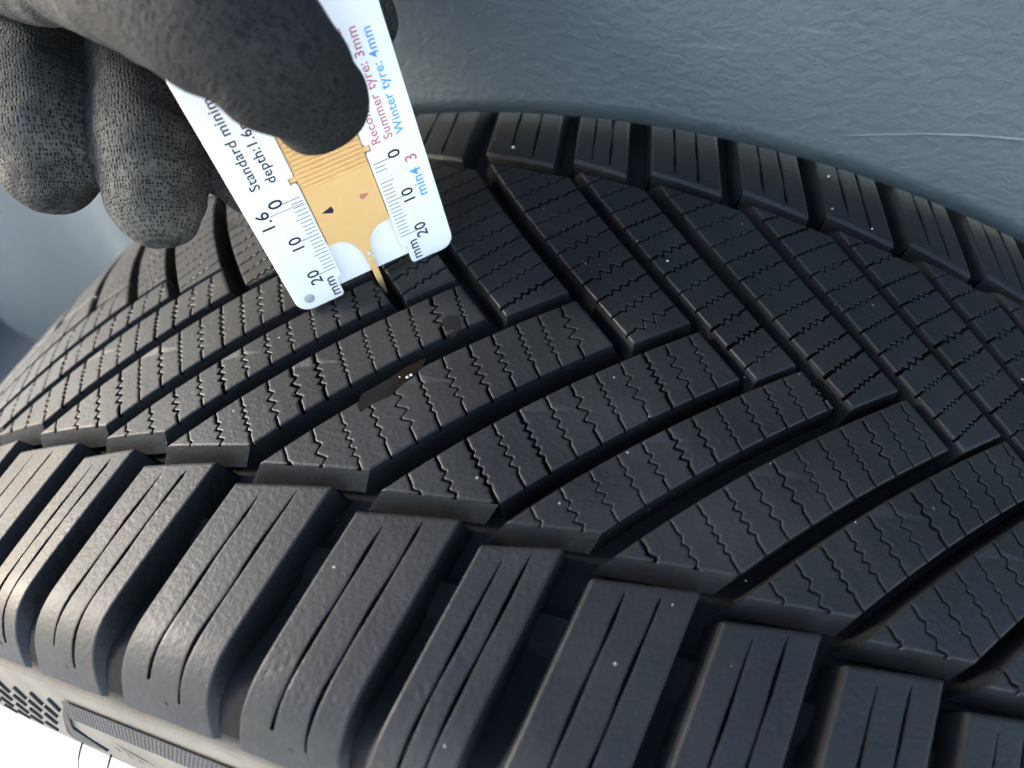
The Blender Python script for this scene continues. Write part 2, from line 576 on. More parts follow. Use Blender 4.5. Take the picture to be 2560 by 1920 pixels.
# raised tie bars in the shoulder grooves
def tie_bar(Au, Al, sg, s0, s1, top):
    vs = []
    for s, h in ((s0 - 2.5, -7.9), (s0, -top), (s1, -top - .6), (s1 + 3, -7.9)):
        for side in (0, 1):
            u = (Au - (51.8 + 0.184 * (s - 53)) - 1.2) if side == 0 else (Al - (50.9 + 0.175 * (s - 53)) + 1.2)
            vs.append(tmap(u, s, h - (0.9 if side == 0 else 0), sg))
    fs = [(0, 1, 3, 2), (2, 3, 5, 4), (4, 5, 7, 6)]
    mesh_obj('tie_bar', vs, fs, M_CARC, tyre)
for k in range(4, NG - 3):
    tie_bar(N_UP[k], N_LO[k], -1, 64, 69, 5.0)

# moulded marks on the near sidewall
M_MARK = plain('sidewall_mark_rubber', (0.034, 0.031, 0.027), 0.7, 0.3, 1500, 0.0002, 0.15)
M_TAN = plain('sidewall_dusty_rubber', (0.115, 0.098, 0.080), 0.75, 0.3, 900, 0.0002, 0.12)
def side_patch(name, poly, mat, h=0.12):
    """flat moulded shape on the sidewall given by (u, s) corners"""
    n = len(poly)
    vs = [tmap(u, s, h, -1) for u, s in poly] + [tmap(u, s, -0.5, -1) for u, s in poly]
    fs = [tuple(range(n))] + [(i, n + i, n + (i + 1) % n, (i + 1) % n) for i in range(n)]
    return mesh_obj(name, vs, fs, mat, tyre)
for row in (((-128.6, 118.4), (-119.9, 118.0), (-111.6, 117.3), (-103.6, 116.7), (-137.4, 118.8)), ((-135.7, 123.9), (-126.8, 123.1), (-118.3, 122.4), (-110.0, 121.6), (-145.0, 124.6)),
            ((-144.3, 129.4), (-134.3, 129.0), (-125.4, 128.0), (-116.6, 127.0), (-154, 130.0)), ((-156.0, 136.5), (-146.2, 136.2), (-136.0, 135.0), (-126.8, 134.6))):
    for (u, s) in row:
        side_patch('sidewall_dash', [(u - 0.75, s - 1.9), (u - 0.1, s - 2.1), (u + 0.75, s + 1.5), (u + 0.55, s + 2.1), (u - 0.1, s + 1.7), (u - 0.7, s - 0.6)], M_MARK)
# long dark serrated band: a strip with fine ribs across it
def band():
    bar = None
    us = np.arange(-96.0, 40.0, 1.0)
    vs = []; fs = []
    for u in us:
        vs += [tmap(u, 112.0 + 0.0 * u, 0.10, -1), tmap(u - 4.0, 119.8, 0.10, -1)]
    for i in range(len(us) - 1):
        fs.append((2 * i, 2 * i + 1, 2 * i + 3, 2 * i + 2))
    bar = mesh_obj('sidewall_band', vs, fs, M_MARK, tyre)
    for u in np.arange(-94, 38, 1.15):
        q = [(u, 112.3), (u + .42, 112.3), (u + .42 - 4, 119.6), (u - 4, 119.6)]
        v2 = [tmap(a, b, 0.16, -1) for a, b in q]
        vs.extend(v2)
    n = (len(vs) - 2 * len(us)) // 4
    rv = vs[2 * len(us):]
    mesh_obj('serration', rv, [(4 * i, 4 * i + 1, 4 * i + 2, 4 * i + 3) for i in range(n)],
             plain('serration_rubber', (0.055, 0.050, 0.044), 0.6), bar)['kind'] = 'stuff'
band()
side_patch('sidewall_wedge', [(-97, 114.2), (-100.5, 119.9), (-106, 126.5), (-100, 134.5), (-118, 137.0), (-115, 132), (-103, 120)], M_MARK, 0.1)
for (u, s) in ((-88.2, 127.2), (-85.0, 128.2), (-82.0, 129.2)):
    a = Acc()
    for q in range(3):
        an = q * math.pi / 3
        du, ds = math.cos(an), math.sin(an)
        pu, ps = -ds * 0.22, du * 0.22
        b = [(u + du * 1.6 + pu, s + ds * 1.6 + ps), (u - du * 1.6 + pu, s - ds * 1.6 + ps), (u - du * 1.6 - pu, s - ds * 1.6 - ps), (u + du * 1.6 - pu, s + ds * 1.6 - ps)]
        i0 = len(a.v)
        for (x, y) in b: a.add(tmap(x, y, 0.12 + q * 0.03, -1))
        a.f.append((i0, i0 + 1, i0 + 2, i0 + 3))
    mesh_obj('snowflake_mark', a.v, a.f, M_MARK, tyre)
# little moulding holes low on each shoulder block
for k in range(4, NG - 4):
    Al, Au = N_LO[k - 1], N_UP[k]
    uc = 0.5 * (Al + Au) - 58.6; sc = 100.2
    ring = [(uc + 0.55 * math.cos(a) * (1 + .3 * math.sin(3 * a + k)), sc + 0.5 * math.sin(a)) for a in np.linspace(0, 6.28, 9)[:-1]]
    vs = [tmap(x, y, 0.12, -1) for x, y in ring]
    mesh_obj('vent_pip', vs, [tuple(range(8))], M_MARK, tyre)

# thin tubes: moulding whiskers
def tube(name, pts, radii, mat, parent=None, seg=7):
    vs = []; fs = []
    pts = [Vector(p) for p in pts]
    for i, p in enumerate(pts):
        d = (pts[min(i + 1, len(pts) - 1)] - pts[max(i - 1, 0)]).normalized()
        a = d.orthogonal().normalized(); b = d.cross(a)
        for s in range(seg):
            an = 2 * math.pi * s / seg
            vs.append(p + (a * math.cos(an) + b * math.sin(an)) * radii[i])
    for i in range(len(pts) - 1):
        for s in range(seg):
            fs.append((i * seg + s, i * seg + (s + 1) % seg, (i + 1) * seg + (s + 1) % seg, (i + 1) * seg + s))
    fs.append(tuple(range(seg))[::-1]); fs.append(tuple(range((len(pts) - 1) * seg, len(pts) * seg)))
    return mesh_obj(name, vs, fs, mat, parent, smooth=True)
M_BLK = plain('whisker_rubber', (0.012, 0.012, 0.012), 0.6)
for (u, s, l, bend) in ((-119, 140, 6.5, 1.2), (-104, 139, 8.0, -1.0)):
    pts = []
    for i in range(6):
        q = i / 5
        pts.append(tmap(u - bend * q * q, s + 3.0 * q + 1.2 * q * q * abs(bend), -0.3 + l * q * 0.75, -1))
    tube('moulding_whisker', pts, [0.00028 * (1 - 0.55 * i / 5) for i in range(6)], M_BLK, tyre)

# ------------------------------------------------------------------ tread depth gauge
O = Vector((-0.06648, -0.00288, 0.33716))
EX = Vector((0.70209, 0.70491, 0.10086)); EY = Vector((0.16742, -0.02573, -0.98555)); EZ = Vector((-0.69213, 0.70883, -0.13609))
gauge = empty('tread_depth_gauge')
gm = Matrix.Identity(4)
for i in range(3):
    gm[i][0] = EX[i]; gm[i][1] = EY[i]; gm[i][2] = EZ[i]; gm[i][3] = O[i]
gauge.matrix_world = gm
tag(gauge, 'white plastic tread depth gauge with tan slider, standing in a tread groove', 'gauge')

t = NT('white_plastic')
co = t.obj()
n = t.noise(co, 90, 4, 0.6)
dirt = t.ramp(t.noise(co, 60, 5, 0.65, 0.4), [(0.60, (0, 0, 0)), (0.80, (1, 1, 1))])
c = t.mix(t.math('MULTIPLY', dirt, 0.25), t.ramp(n, [(0.3, (0.90, 0.83, 0.775)), (0.7, (0.93, 0.86, 0.80))]), (0.62, 0.55, 0.47))
setp(t, Base_Color=c, Roughness=0.38, Normal=t.bump(t.noise(co, 400, 2), 0.00005, 0.4))
M_WHITE = t.mat
t = NT('tan_plastic')
co = t.obj()
n = t.noise(co, 160, 4, 0.6)
c = t.ramp(n, [(0.3, (0.83, 0.46, 0.165)), (0.7, (0.88, 0.50, 0.19))])
setp(t, Base_Color=c, Roughness=0.42, Normal=t.bump(t.noise(co, 900, 2), 0.00004, 0.5))
t.b.inputs['Subsurface Weight'].default_value = 0.0
M_TANP = t.mat
M_INK = plain('black_ink', (0.025, 0.022, 0.03), 0.6, 0.3)
M_RED = plain('red_ink', (0.62, 0.17, 0.22), 0.6, 0.3, var=0.12)
M_BLUE = plain('blue_ink', (0.10, 0.35, 0.72), 0.6, 0.3, var=0.12)
MM = 0.001

def arc(cx, cy, r, a0, a1, n=7):
    return [(cx + r * math.cos(math.radians(a0 + (a1 - a0) * i / n)), cy + r * math.sin(math.radians(a0 + (a1 - a0) * i / n))) for i in range(n + 1)]

def extrude(name, poly, z0, z1, mat, parent, bev=0.18):
    """plate with a small chamfer on its front edge; z0 = front (towards the viewer is negative z)"""
    # orientation
    A = sum(poly[i][0] * poly[(i + 1) % len(poly)][1] - poly[(i + 1) % len(poly)][0] * poly[i][1] for i in range(len(poly)))
    if A < 0: poly = poly[::-1]
    n = len(poly)
    ins = []
    for i in range(n):
        p = Vector(poly[i]); a = (Vector(poly[i]) - Vector(poly[i - 1])); b = (Vector(poly[(i + 1) % n]) - p)
        a = a.normalized() if a.length > 1e-9 else Vector((1, 0)); b = b.normalized() if b.length > 1e-9 else a
        na = Vector((-a.y, a.x)); nb = Vector((-b.y, b.x))
        d = (na + nb)
        d = d.normalized() * (bev / max(0.35, d.normalized().dot(na))) if d.length > 1e-6 else na * bev
        ins.append((p.x + d.x, p.y + d.y))
    vs = []
    vs += [(x * MM, y * MM, z0 * MM) for x, y in ins]
    vs += [(x * MM, y * MM, (z0 + bev) * MM) for x, y in poly]
    vs += [(x * MM, y * MM, z1 * MM) for x, y in poly]
    fs = [tuple(range(n))[::-1]]
    for L in (0, 1):
        for i in range(n):
            j = (i + 1) % n
            fs.append((L * n + i, (L + 1) * n + i, (L + 1) * n + j, L * n + j)[::-1])
    fs.append(tuple(range(2 * n, 3 * n)))
    return mesh_obj(name, vs, fs, mat, parent)

TOPY = -47.0
# frame: U shaped card with a window open at the bottom
left_tab = [(0.45, TOPY + 6), (0.45, -5.3)] + [(0.35, -4.9), (0.1, -4.65), (-1.0, -4.6), (-1.0, -3.1), (0.1, -3.1), (0.45, -2.7)] + [(0.45, 22.6), (-0.9, 23.2), (-0.9, 27.9), (-1.5, 28.4)]
body = [(-9.0, 28.4)] + arc(-8.9, 24.9, 3.5, 90, 180)[1:] + arc(-9.4, TOPY + 3, 3.0, 180, 270) + arc(26.0, TOPY + 3, 3.0, 270, 360) + arc(25.6, 25.1, 3.5, 0, 90) + \
    [(18.2, 28.6), (17.6, 28.0), (17.6, 23.2), (16.35, 22.6), (16.35, -2.7), (16.7, -3.1), (17.7, -3.1), (17.7, -4.6), (16.8, -4.65), (16.45, -4.9), (16.35, -5.3), (16.35, TOPY + 6)] + left_tab
frame = extrude('frame', body, 0.0, 1.6, M_WHITE, gauge, 0.15)
back = extrude('back_plate', [(-3.5, TOPY + 4), (20.5, TOPY + 4), (20.5, 22.0), (17.62, 22.0), (17.62, 26.4), (-0.92, 26.4), (-0.92, 22.0), (-3.5, 22.0)], 1.62, 2.4, M_WHITE, gauge, 0.1)
# slider
sl = [(0.62, TOPY + 8), (0.62, 13.6), (0.8, 14.3), (1.2, 14.5), (2.2, 14.45), (3.4, 14.6), (4.6, 15.2), (5.7, 16.3), (6.6, 18.0), (7.2, 19.8), (7.5, 21.6), (7.62, 24.0), (7.7, 30.0), (7.95, 33.6), (8.3, 34.5), (8.65, 34.4),
      (9.0, 33.2), (9.15, 30.0), (9.15, 24.0), (9.2, 21.6), (9.35, 19.4), (9.8, 17.7), (10.7, 16.2), (11.8, 15.2), (13.0, 14.6), (14.4, 14.35), (15.4, 14.4), (15.9, 14.1), (16.18, 13.4), (16.18, TOPY + 8)]
slider = extrude('slider', sl, 0.35, 1.6, M_TANP, gauge, 0.14)
for sx in ((-0.85, 0.60), (16.2, 17.55)):
    extrude('guide_ear', [(sx[0], -4.45), (sx[1], -4.45), (sx[1], -3.25), (sx[0], -3.25)], 0.55, 1.6, M_TANP, slider, 0.05)
for i in range(26):
    y = -1.0 - 1.06 * i
    # grip ridge: half round bar
    vs = []; fs = []
    seg = 6
    for X in (1.0, 15.8):
        for s in range(seg + 1):
            a = math.pi * s / seg
            vs.append((X * MM, (y + 0.43 * math.cos(a)) * MM, (0.36 - 0.48 * math.sin(a)) * MM))
    for s in range(seg):
        fs.append((s, s + 1, seg + 1 + s + 1, seg + 1 + s))
    fs.append(tuple(range(seg + 1))); fs.append(tuple(range(seg + 1, 2 * seg + 2))[::-1])
    mesh_obj('grip_ridge', vs, fs, M_TANP, slider, smooth=False)
def flat(name, poly, z, mat, parent):
    vs = [(x * MM, y * MM, z * MM) for x, y in poly]
    return mesh_obj(name, vs, [tuple(range(len(poly)))], mat, parent)
flat('pointer_mark', [(2.3, 6.0), (4.9, 5.25), (5.15, 6.3), (4.7, 7.0)], 0.335, M_INK, slider)
flat('pointer_mark', [(11.5, 6.0), (11.9, 5.35), (13.9, 5.95), (12.6, 6.75), (11.9, 6.9)], 0.335, plain('faded_red_ink', (0.62, 0.22, 0.14), 0.6, 0.3, var=0.25), slider)
# flash of torn plastic at the neck of the pin
for i in range(9):
    x = 8.7 + random.uniform(-0.6, 0.8); y = 21.2 + random.uniform(-0.9, 1.3); r = random.uniform(0.14, 0.34)
    vs = [((x + r * math.cos(a) * random.uniform(.6, 1.3)) * MM, (y + r * math.sin(a) * random.uniform(.6, 1.3)) * MM, (0.33 - random.uniform(0, .12)) * MM) for a in np.linspace(0, 6.28, 7)[:-1]]
    vs.append((x * MM, y * MM, 0.05 * MM))
    mesh_obj('plastic_burr', vs, [(k, (k + 1) % 6, 6) for k in range(6)], M_WHITE, slider)
# rivet dimple
rp = [(-8.9 + 1.28 * math.cos(a), 25.2 + 1.28 * math.sin(a)) for a in np.linspace(0, 2 * math.pi, 25)[:-1]]
rv = [(x * MM, y * MM, -0.02 * MM) for x, y in rp] + [(-8.9 * MM, 25.2 * MM, -0.30 * MM)] + [((-8.9 + (x + 8.9) * .6) * MM, (25.2 + (y - 25.2) * .6) * MM, -0.24 * MM) for x, y in rp]
mesh_obj('rivet', rv, [(i, (i + 1) % 24, 25 + (i + 1) % 24, 25 + i) for i in range(24)] + [(25 + i, 25 + (i + 1) % 24, 24) for i in range(24)],
         plain('grey_rivet', (0.42, 0.38, 0.37), 0.35), gauge, smooth=True)
# scales
def tick(x0, x1, y, th, mat):
    flat('scale_tick', [(x0, y - th / 2), (x1, y - th / 2), (x1, y + th / 2), (x0, y + th / 2)], -0.03, mat, frame)
M_REDL = plain('faint_red_ink', (0.70, 0.52, 0.56), 0.6, 0.3); M_BLUEL = plain('faint_blue_ink', (0.52, 0.60, 0.76), 0.6, 0.3)
for i in range(21):
    ln = 4.6 if i % 10 == 0 else 3.4 if i % 5 == 0 else 2.7
    xi = 0.0 - 0.3 * (i == 0)
    tick(xi - ln, xi, i, 0.17, M_INK)
    if i not in (3, 4):
        tick(16.95, 16.95 + ln - 0.1, i, 0.17, M_INK)
tick(-8.0, -0.1, 1.6, 0.14, M_INK)
tick(17.2, 24.2, 3.0, 0.13, M_REDL)
tick(17.2, 24.2, 4.0, 0.14, M_BLUEL)

def text(body, x, y, size, mat, name='printed_text', sx=1.0):
    """text that runs up the card: start (x = baseline, y = first letter)"""
    cu = bpy.data.curves.new(name, 'FONT')
    cu.body = body
    cu.size = size * MM
    cu.space_character = 1.06
    cu.offset = 0.012 * MM * size
    cu.resolution_u = 3
    tmp = bpy.data.objects.new(name, cu)
    COL.objects.link(tmp)
    dg = bpy.context.evaluated_depsgraph_get()
    me = bpy.data.meshes.new_from_object(tmp.evaluated_get(dg))
    bpy.data.objects.remove(tmp)
    me.materials.clear(); me.materials.append(mat)
    o = link(bpy.data.objects.new(name, me), frame)
    mm_ = Matrix.Identity(4)
    # X_text = -y card, Y_text = -x card, Z_text = -z card
    mm_[0][0] = 0; mm_[1][0] = -sx; mm_[2][0] = 0
    mm_[0][1] = -1; mm_[1][1] = 0; mm_[2][1] = 0
    mm_[0][2] = 0; mm_[1][2] = 0; mm_[2][2] = -1
    mm_[0][3] = x * MM; mm_[1][3] = y * MM; mm_[2][3] = -0.04 * MM
    o.matrix_local = mm_
    return o
text('Standard minimum', -6.75, -5.0, 3.05, M_INK)
text('depth:1.6mm', -3.1, -5.2, 3.05, M_INK)
text('Recommendedlimit.', 20.2, -4.0, 2.85, M_RED)
text('Summer tyre: 3mm', 23.1, -4.2, 2.85, M_RED)
text('Winter tyre: 4mm', 25.9, -4.4, 2.85, M_BLUE)
text('0', -4.2, 0.5, 4.3, M_INK)
text('1.6', -7.9, 5.1, 4.1, M_INK)
text('10', -4.3, 12.5, 4.0, M_INK)
text('20', -4.1, 22.4, 4.0, M_INK)
text('mm', -1.5, 27.6, 3.7, M_INK)
text('0', 23.4, 0.4, 4.0, M_INK)
text('10', 23.4, 12.5, 4.0, M_INK)
text('20', 23.6, 22.4, 4.0, M_INK)
text('mm', 20.4, 27.8, 3.7, M_INK)
text('3', 26.7, 2.9, 4.0, M_RED)
text('min4', 26.6, 12.0, 3.6, M_BLUE)

# ------------------------------------------------------------------ gloved hand
CH = {
'little': [(-0.1551, 0.0561, 0.3685, 13), (-0.1469, 0.0315, 0.3577, 12.2), (-0.1374, 0.0112, 0.3493, 11.8), (-0.1295, -0.0034, 0.3425, 11.4), (-0.1265, -0.0103, 0.3361, 10.3)],
'ring': [(-0.1427, 0.0701, 0.3675, 13.5), (-0.1298, 0.0415, 0.3552, 12.8), (-0.1175, 0.0217, 0.3465, 12.5), (-0.1081, 0.0038, 0.3385, 12.4), (-0.1037, -0.0066, 0.3305, 11.2)],
'middle': [(-0.1234, 0.0797, 0.3667, 13.5), (-0.1112, 0.0519, 0.3527, 12.8), (-0.0985, 0.0328, 0.3431, 12.4), (-0.0915, 0.0206, 0.3358, 12), (-0.0876, 0.0109, 0.3284, 11.4)],
'index': [(-0.1047, 0.0748, 0.3688, 13.5), (-0.0908, 0.0555, 0.3624, 12.6), (-0.0782, 0.0431, 0.3586, 12.2), (-0.0699, 0.0346, 0.3546, 12.0)],
'thumb': [(-0.1433, 0.0482, 0.3813, 17), (-0.1075, 0.0102, 0.3805, 16), (-0.0778, -0.0063, 0.382, 13.6), (-0.0643, -0.0107, 0.3795, 12.9), (-0.0569, -0.0099, 0.3733, 11.7), (-0.0548, -0.0047, 0.3634, 10.3)],
'fold': [(-0.1215, 0.0052, 0.372, 8.5), (-0.1083, -0.0005, 0.3748, 7.6)],
'fold2': [(-0.1354, 0.0077, 0.3709, 9), (-0.1275, 0.0065, 0.3719, 8)],
'palm1': [(-0.1551, 0.0561, 0.3685, 13), (-0.185, 0.105, 0.383, 16), (-0.215, 0.165, 0.398, 22)],
'palm2': [(-0.1427, 0.0701, 0.3675, 13.5), (-0.170, 0.120, 0.383, 17), (-0.215, 0.18, 0.398, 24)],
'palm3': [(-0.1234, 0.0797, 0.3667, 13.5), (-0.155, 0.130, 0.384, 17), (-0.21, 0.19, 0.400, 24)],
'palm4': [(-0.1047, 0.0748, 0.3688, 13.5), (-0.140, 0.118, 0.384, 17), (-0.205, 0.185, 0.400, 24)],
'palm5': [(-0.1433, 0.0482, 0.3813, 17), (-0.175, 0.09, 0.392, 20), (-0.215, 0.16, 0.400, 24)],
'wrist': [(-0.21, 0.175, 0.399, 28), (-0.26, 0.25, 0.42, 28), (-0.31, 0.33, 0.44, 30)],
}
def catmull(P, n=10):
    P = np.array(P, float)
    Q = np.vstack([2 * P[0] - P[1], P, 2 * P[-1] - P[-2]])
    out = []
    for i in range(1, len(Q) - 2):
        for k in range(n):
            t = k / n
            out.append(0.5 * (2 * Q[i] + (Q[i + 1] - Q[i - 1]) * t + (2 * Q[i - 1] - 5 * Q[i] + 4 * Q[i + 1] - Q[i + 2]) * t * t + (-Q[i - 1] + 3 * Q[i] - 3 * Q[i + 1] + Q[i + 2]) * t ** 3))
    out.append(P[-1])
    return np.array(out)

def sweep(chain, seg=24):
    """closed swept tube with round ends"""
    c = catmull(chain)
    pos = c[:, :3]; rad = c[:, 3] * MM
    pts = []; rr = []
    d0 = pos[0] - pos[1]; d0 /= np.linalg.norm(d0)
    d1 = pos[-1] - pos[-2]; d1 /= np.linalg.norm(d1)
    for a in np.linspace(85, 8, 6):
        a = math.radians(a); pts.append(pos[0] + d0 * rad[0] * math.sin(a)); rr.append(rad[0] * math.cos(a))
    for p, r in zip(pos, rad): pts.append(p); rr.append(r)
    for a in np.linspace(8, 86, 9):
        a = math.radians(a); pts.append(pos[-1] + d1 * rad[-1] * 0.95 * math.sin(a)); rr.append(rad[-1] * math.cos(a))
    vs = []; fs = []
    ref = Vector((0.3, 0.2, 0.9))
    pts = [Vector(p) for p in pts]
    for i, p in enumerate(pts):
        d = (pts[min(i + 1, len(pts) - 1)] - pts[max(i - 1, 0)]).normalized()
        a = (ref - ref.dot(d) * d).normalized(); b = d.cross(a)
        for s in range(seg):
            an = 2 * math.pi * s / seg
            vs.append(tuple(p + (a * math.cos(an) + b * math.sin(an)) * rr[i]))
    for i in range(len(pts) - 1):
        for s in range(seg):
            fs.append((i * seg + s, i * seg + (s + 1) % seg, (i + 1) * seg + (s + 1) % seg, (i + 1) * seg + s))
    fs.append(tuple(range(seg))[::-1]); fs.append(tuple(range((len(pts) - 1) * seg, len(pts) * seg)))
    return vs, fs, c

def glove_mat():
    t = NT('knitted_glove')
    at = t.sep(t.attr('knit'))
    co = t.obj()
    nz = t.noise(co, 140, 3, 0.6)
    nz2 = t.noise(co, 55, 4, 0.65)
    l = t.math('ADD', at[0], t.math('MULTIPLY', nz, 0.9))
    a = t.math('ADD', at[1], t.math('MULTIPLY', nz2, 1.2))
    # small stitch holes in nearly regular rows
    cb = t.n('ShaderNodeCombineXYZ'); t.l(l, cb.inputs[0]); t.l(a, cb.inputs[1])
    vd = t.voronoi(cb.outputs[0], 1.30, 'Distance', 'F1', 0.45)
    st = t.math('MULTIPLY', t.math('SUBTRACT', vd, 0.10), 2.5, clamp=True)
    grain = t.noise(co, 1500, 3, 0.7)
    h = t.math('ADD', t.math('MULTIPLY', st, 0.85), t.math('MULTIPLY', grain, 0.45))
    wear_and_light = t.math('MULTIPLY', t.ramp(nz2, [(0.30, (0, 0, 0)), (0.62, (1, 1, 1))]), at[2])  # pale wear that also paints the lit look of fingertips and thumb
    top = t.ramp(h, [(0.35, (0, 0, 0)), (1.05, (1, 1, 1))])
    base = t.mix(top, (0.0025, 0.0025, 0.0025), (0.0150, 0.0142, 0.0132))
    base = t.mix(t.math('MULTIPLY', t.math('MULTIPLY', wear_and_light, top), 0.5), base, (0.16, 0.146, 0.120))
    creases = t.math('MULTIPLY', t.noise(co, 75, 2, 0.5, 1.2), 2.2)
    nrm = t.bump(creases, 0.0011, 0.6)
    nrm = t.bump(h, 0.00042, 1.0, nrm)
    setp(t, Base_Color=base, Roughness=0.82, Normal=nrm)
    t.b.inputs['Specular IOR Level'].default_value = 0.25
    return t.mat

def build_hand():
    V = []; F = []
    samples = []
    for name, ch in CH.items():
        vs, fs, c = sweep(ch)
        o = len(V); V += vs; F += [tuple(i + o for i in f) for f in fs]
        samples.append((name, c))
    me = bpy.data.meshes.new('hand_raw'); me.from_pydata(V, [], F)
    ob = bpy.data.objects.new('hand_raw', me); COL.objects.link(ob)
    md = ob.modifiers.new('r', 'REMESH'); md.mode = 'VOXEL'; md.voxel_size = 0.0011
    ms = ob.modifiers.new('s', 'SMOOTH'); ms.factor = 0.5; ms.iterations = 7
    dg = bpy.context.evaluated_depsgraph_get()
    me2 = bpy.data.meshes.new_from_object(ob.evaluated_get(dg))
    bpy.data.objects.remove(ob)
    n = len(me2.vertices)
    co = np.empty(n * 3, np.float32); me2.vertices.foreach_get('co', co); co = co.reshape(-1, 3).astype(float)
    best = np.full(n, 1e9); att = np.zeros((n, 3))
    view = np.array(CZ)
    off = 0.0
    for name, c in samples:
        pos = c[:, :3]; rad = c[:, 3] * MM
        seglen = np.concatenate([[0], np.cumsum(np.linalg.norm(np.diff(pos, axis=0), axis=1))])
        d = np.gradient(pos, axis=0); d /= np.linalg.norm(d, axis=1)[:, None]
        dist = np.linalg.norm(co[:, None, :] - pos[None], axis=2)
        i = np.argmin(dist - rad[None], axis=1)
        dd = dist[np.arange(n), i] - rad[i]
        rel = co - pos[i]
        al = (rel * d[i]).sum(1)
        e1 = -view[None] + (d[i] @ view)[:, None] * d[i]; e1 /= np.linalg.norm(e1, axis=1)[:, None]
        e2 = np.cross(d[i], e1)
        ang = np.arctan2((rel * e2).sum(1), (rel * e1).sum(1))
        up = dd < best
        best[up] = dd[up]
        att[up, 0] = (seglen[i] + al)[up] * 1000 + off
        att[up, 1] = (ang * 12.0)[up] + 200
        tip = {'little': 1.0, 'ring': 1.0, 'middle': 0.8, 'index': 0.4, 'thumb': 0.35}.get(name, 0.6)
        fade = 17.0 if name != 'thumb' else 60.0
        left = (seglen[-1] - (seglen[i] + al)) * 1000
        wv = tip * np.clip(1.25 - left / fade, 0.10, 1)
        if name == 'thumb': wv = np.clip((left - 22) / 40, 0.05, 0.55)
        att[up, 2] = wv[up]  # amount of pale wear and painted light along each finger
        off += 37.0
    # bunched fabric: soft folds across the fingers and loose cloth
    nr = np.empty(n * 3, np.float32); me2.vertex_normals.foreach_get('vector', nr); nr = nr.reshape(-1, 3)
    L_ = att[:, 0]; A_ = att[:, 1]
    cosA = np.cos((A_ - 200) / 12.0)
    fold = np.zeros(n)
    for (per, amp, ph) in ((7.3, 0.22, 0.4), (11.9, 0.34, 1.7), (23.0, 0.45, 0.2)):
        fold += amp * np.sin(2 * np.pi * (L_ + 1.6 * np.sin(A_ * 0.19 + ph * 3)) / per + ph) * (0.55 + 0.45 * np.sin(A_ * 0.11 + L_ * 0.05 + ph))
    fold += 0.35 * np.sin(co[:, 0] * 310 + 1) * np.sin(co[:, 1] * 270) * np.sin(co[:, 2] * 290 + 2)
    co2 = co + nr * (fold[:, None] - 0.25) * 0.001
    me2.vertices.foreach_set('co', co2.astype(np.float32).ravel())
    me2.update()
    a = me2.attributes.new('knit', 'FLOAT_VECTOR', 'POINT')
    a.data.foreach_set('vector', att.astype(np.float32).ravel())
    me2.polygons.foreach_set('use_smooth', [True] * len(me2.polygons))
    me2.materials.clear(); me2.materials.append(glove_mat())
    o = link(bpy.data.objects.new('gloved_hand', me2))
    return tag(o, 'hand in a dark grey knitted work glove pinching the white gauge', 'hand')
build_hand()

# ------------------------------------------------------------------ setting: panel, ground
def panel_mat():
    t = NT('grained_plastic')
    co = t.obj()
    mp = t.n('ShaderNodeMapping'); t.l(co, mp.inputs[0]); mp.inputs['Scale'].default_value = (0.8, 1, 1.1)
    w = t.noise(mp.outputs[0], 330, 3, 0.5, 1.0)
    w2 = t.voronoi(mp.outputs[0], 420, 'Distance', 'SMOOTH_F1')
    big = t.noise(co, 14, 3)
    h = t.math('ADD', t.math('MULTIPLY', w, 1.0), t.math('MULTIPLY', w2, 0.5))
    scr = t.n('ShaderNodeMapping'); t.l(co, scr.inputs[0]); scr.inputs['Scale'].default_value = (0.08, 1, 1)
    s = t.ramp(t.noise(scr.outputs[0], 260, 2, 0.5), [(0.66, (0, 0, 0)), (0.74, (1, 1, 1))])
    col = t.ramp(big, [(0.3, (0.037, 0.052, 0.062)), (0.7, (0.048, 0.063, 0.073))])
    col = t.mix(t.math('MULTIPLY', s, 0.18), col, (0.20, 0.22, 0.24))
    setp(t, Base_Color=col, Roughness=0.45, Normal=t.bump(h, 0.0006, 0.45))
    return t.mat
M_PANEL = panel_mat()
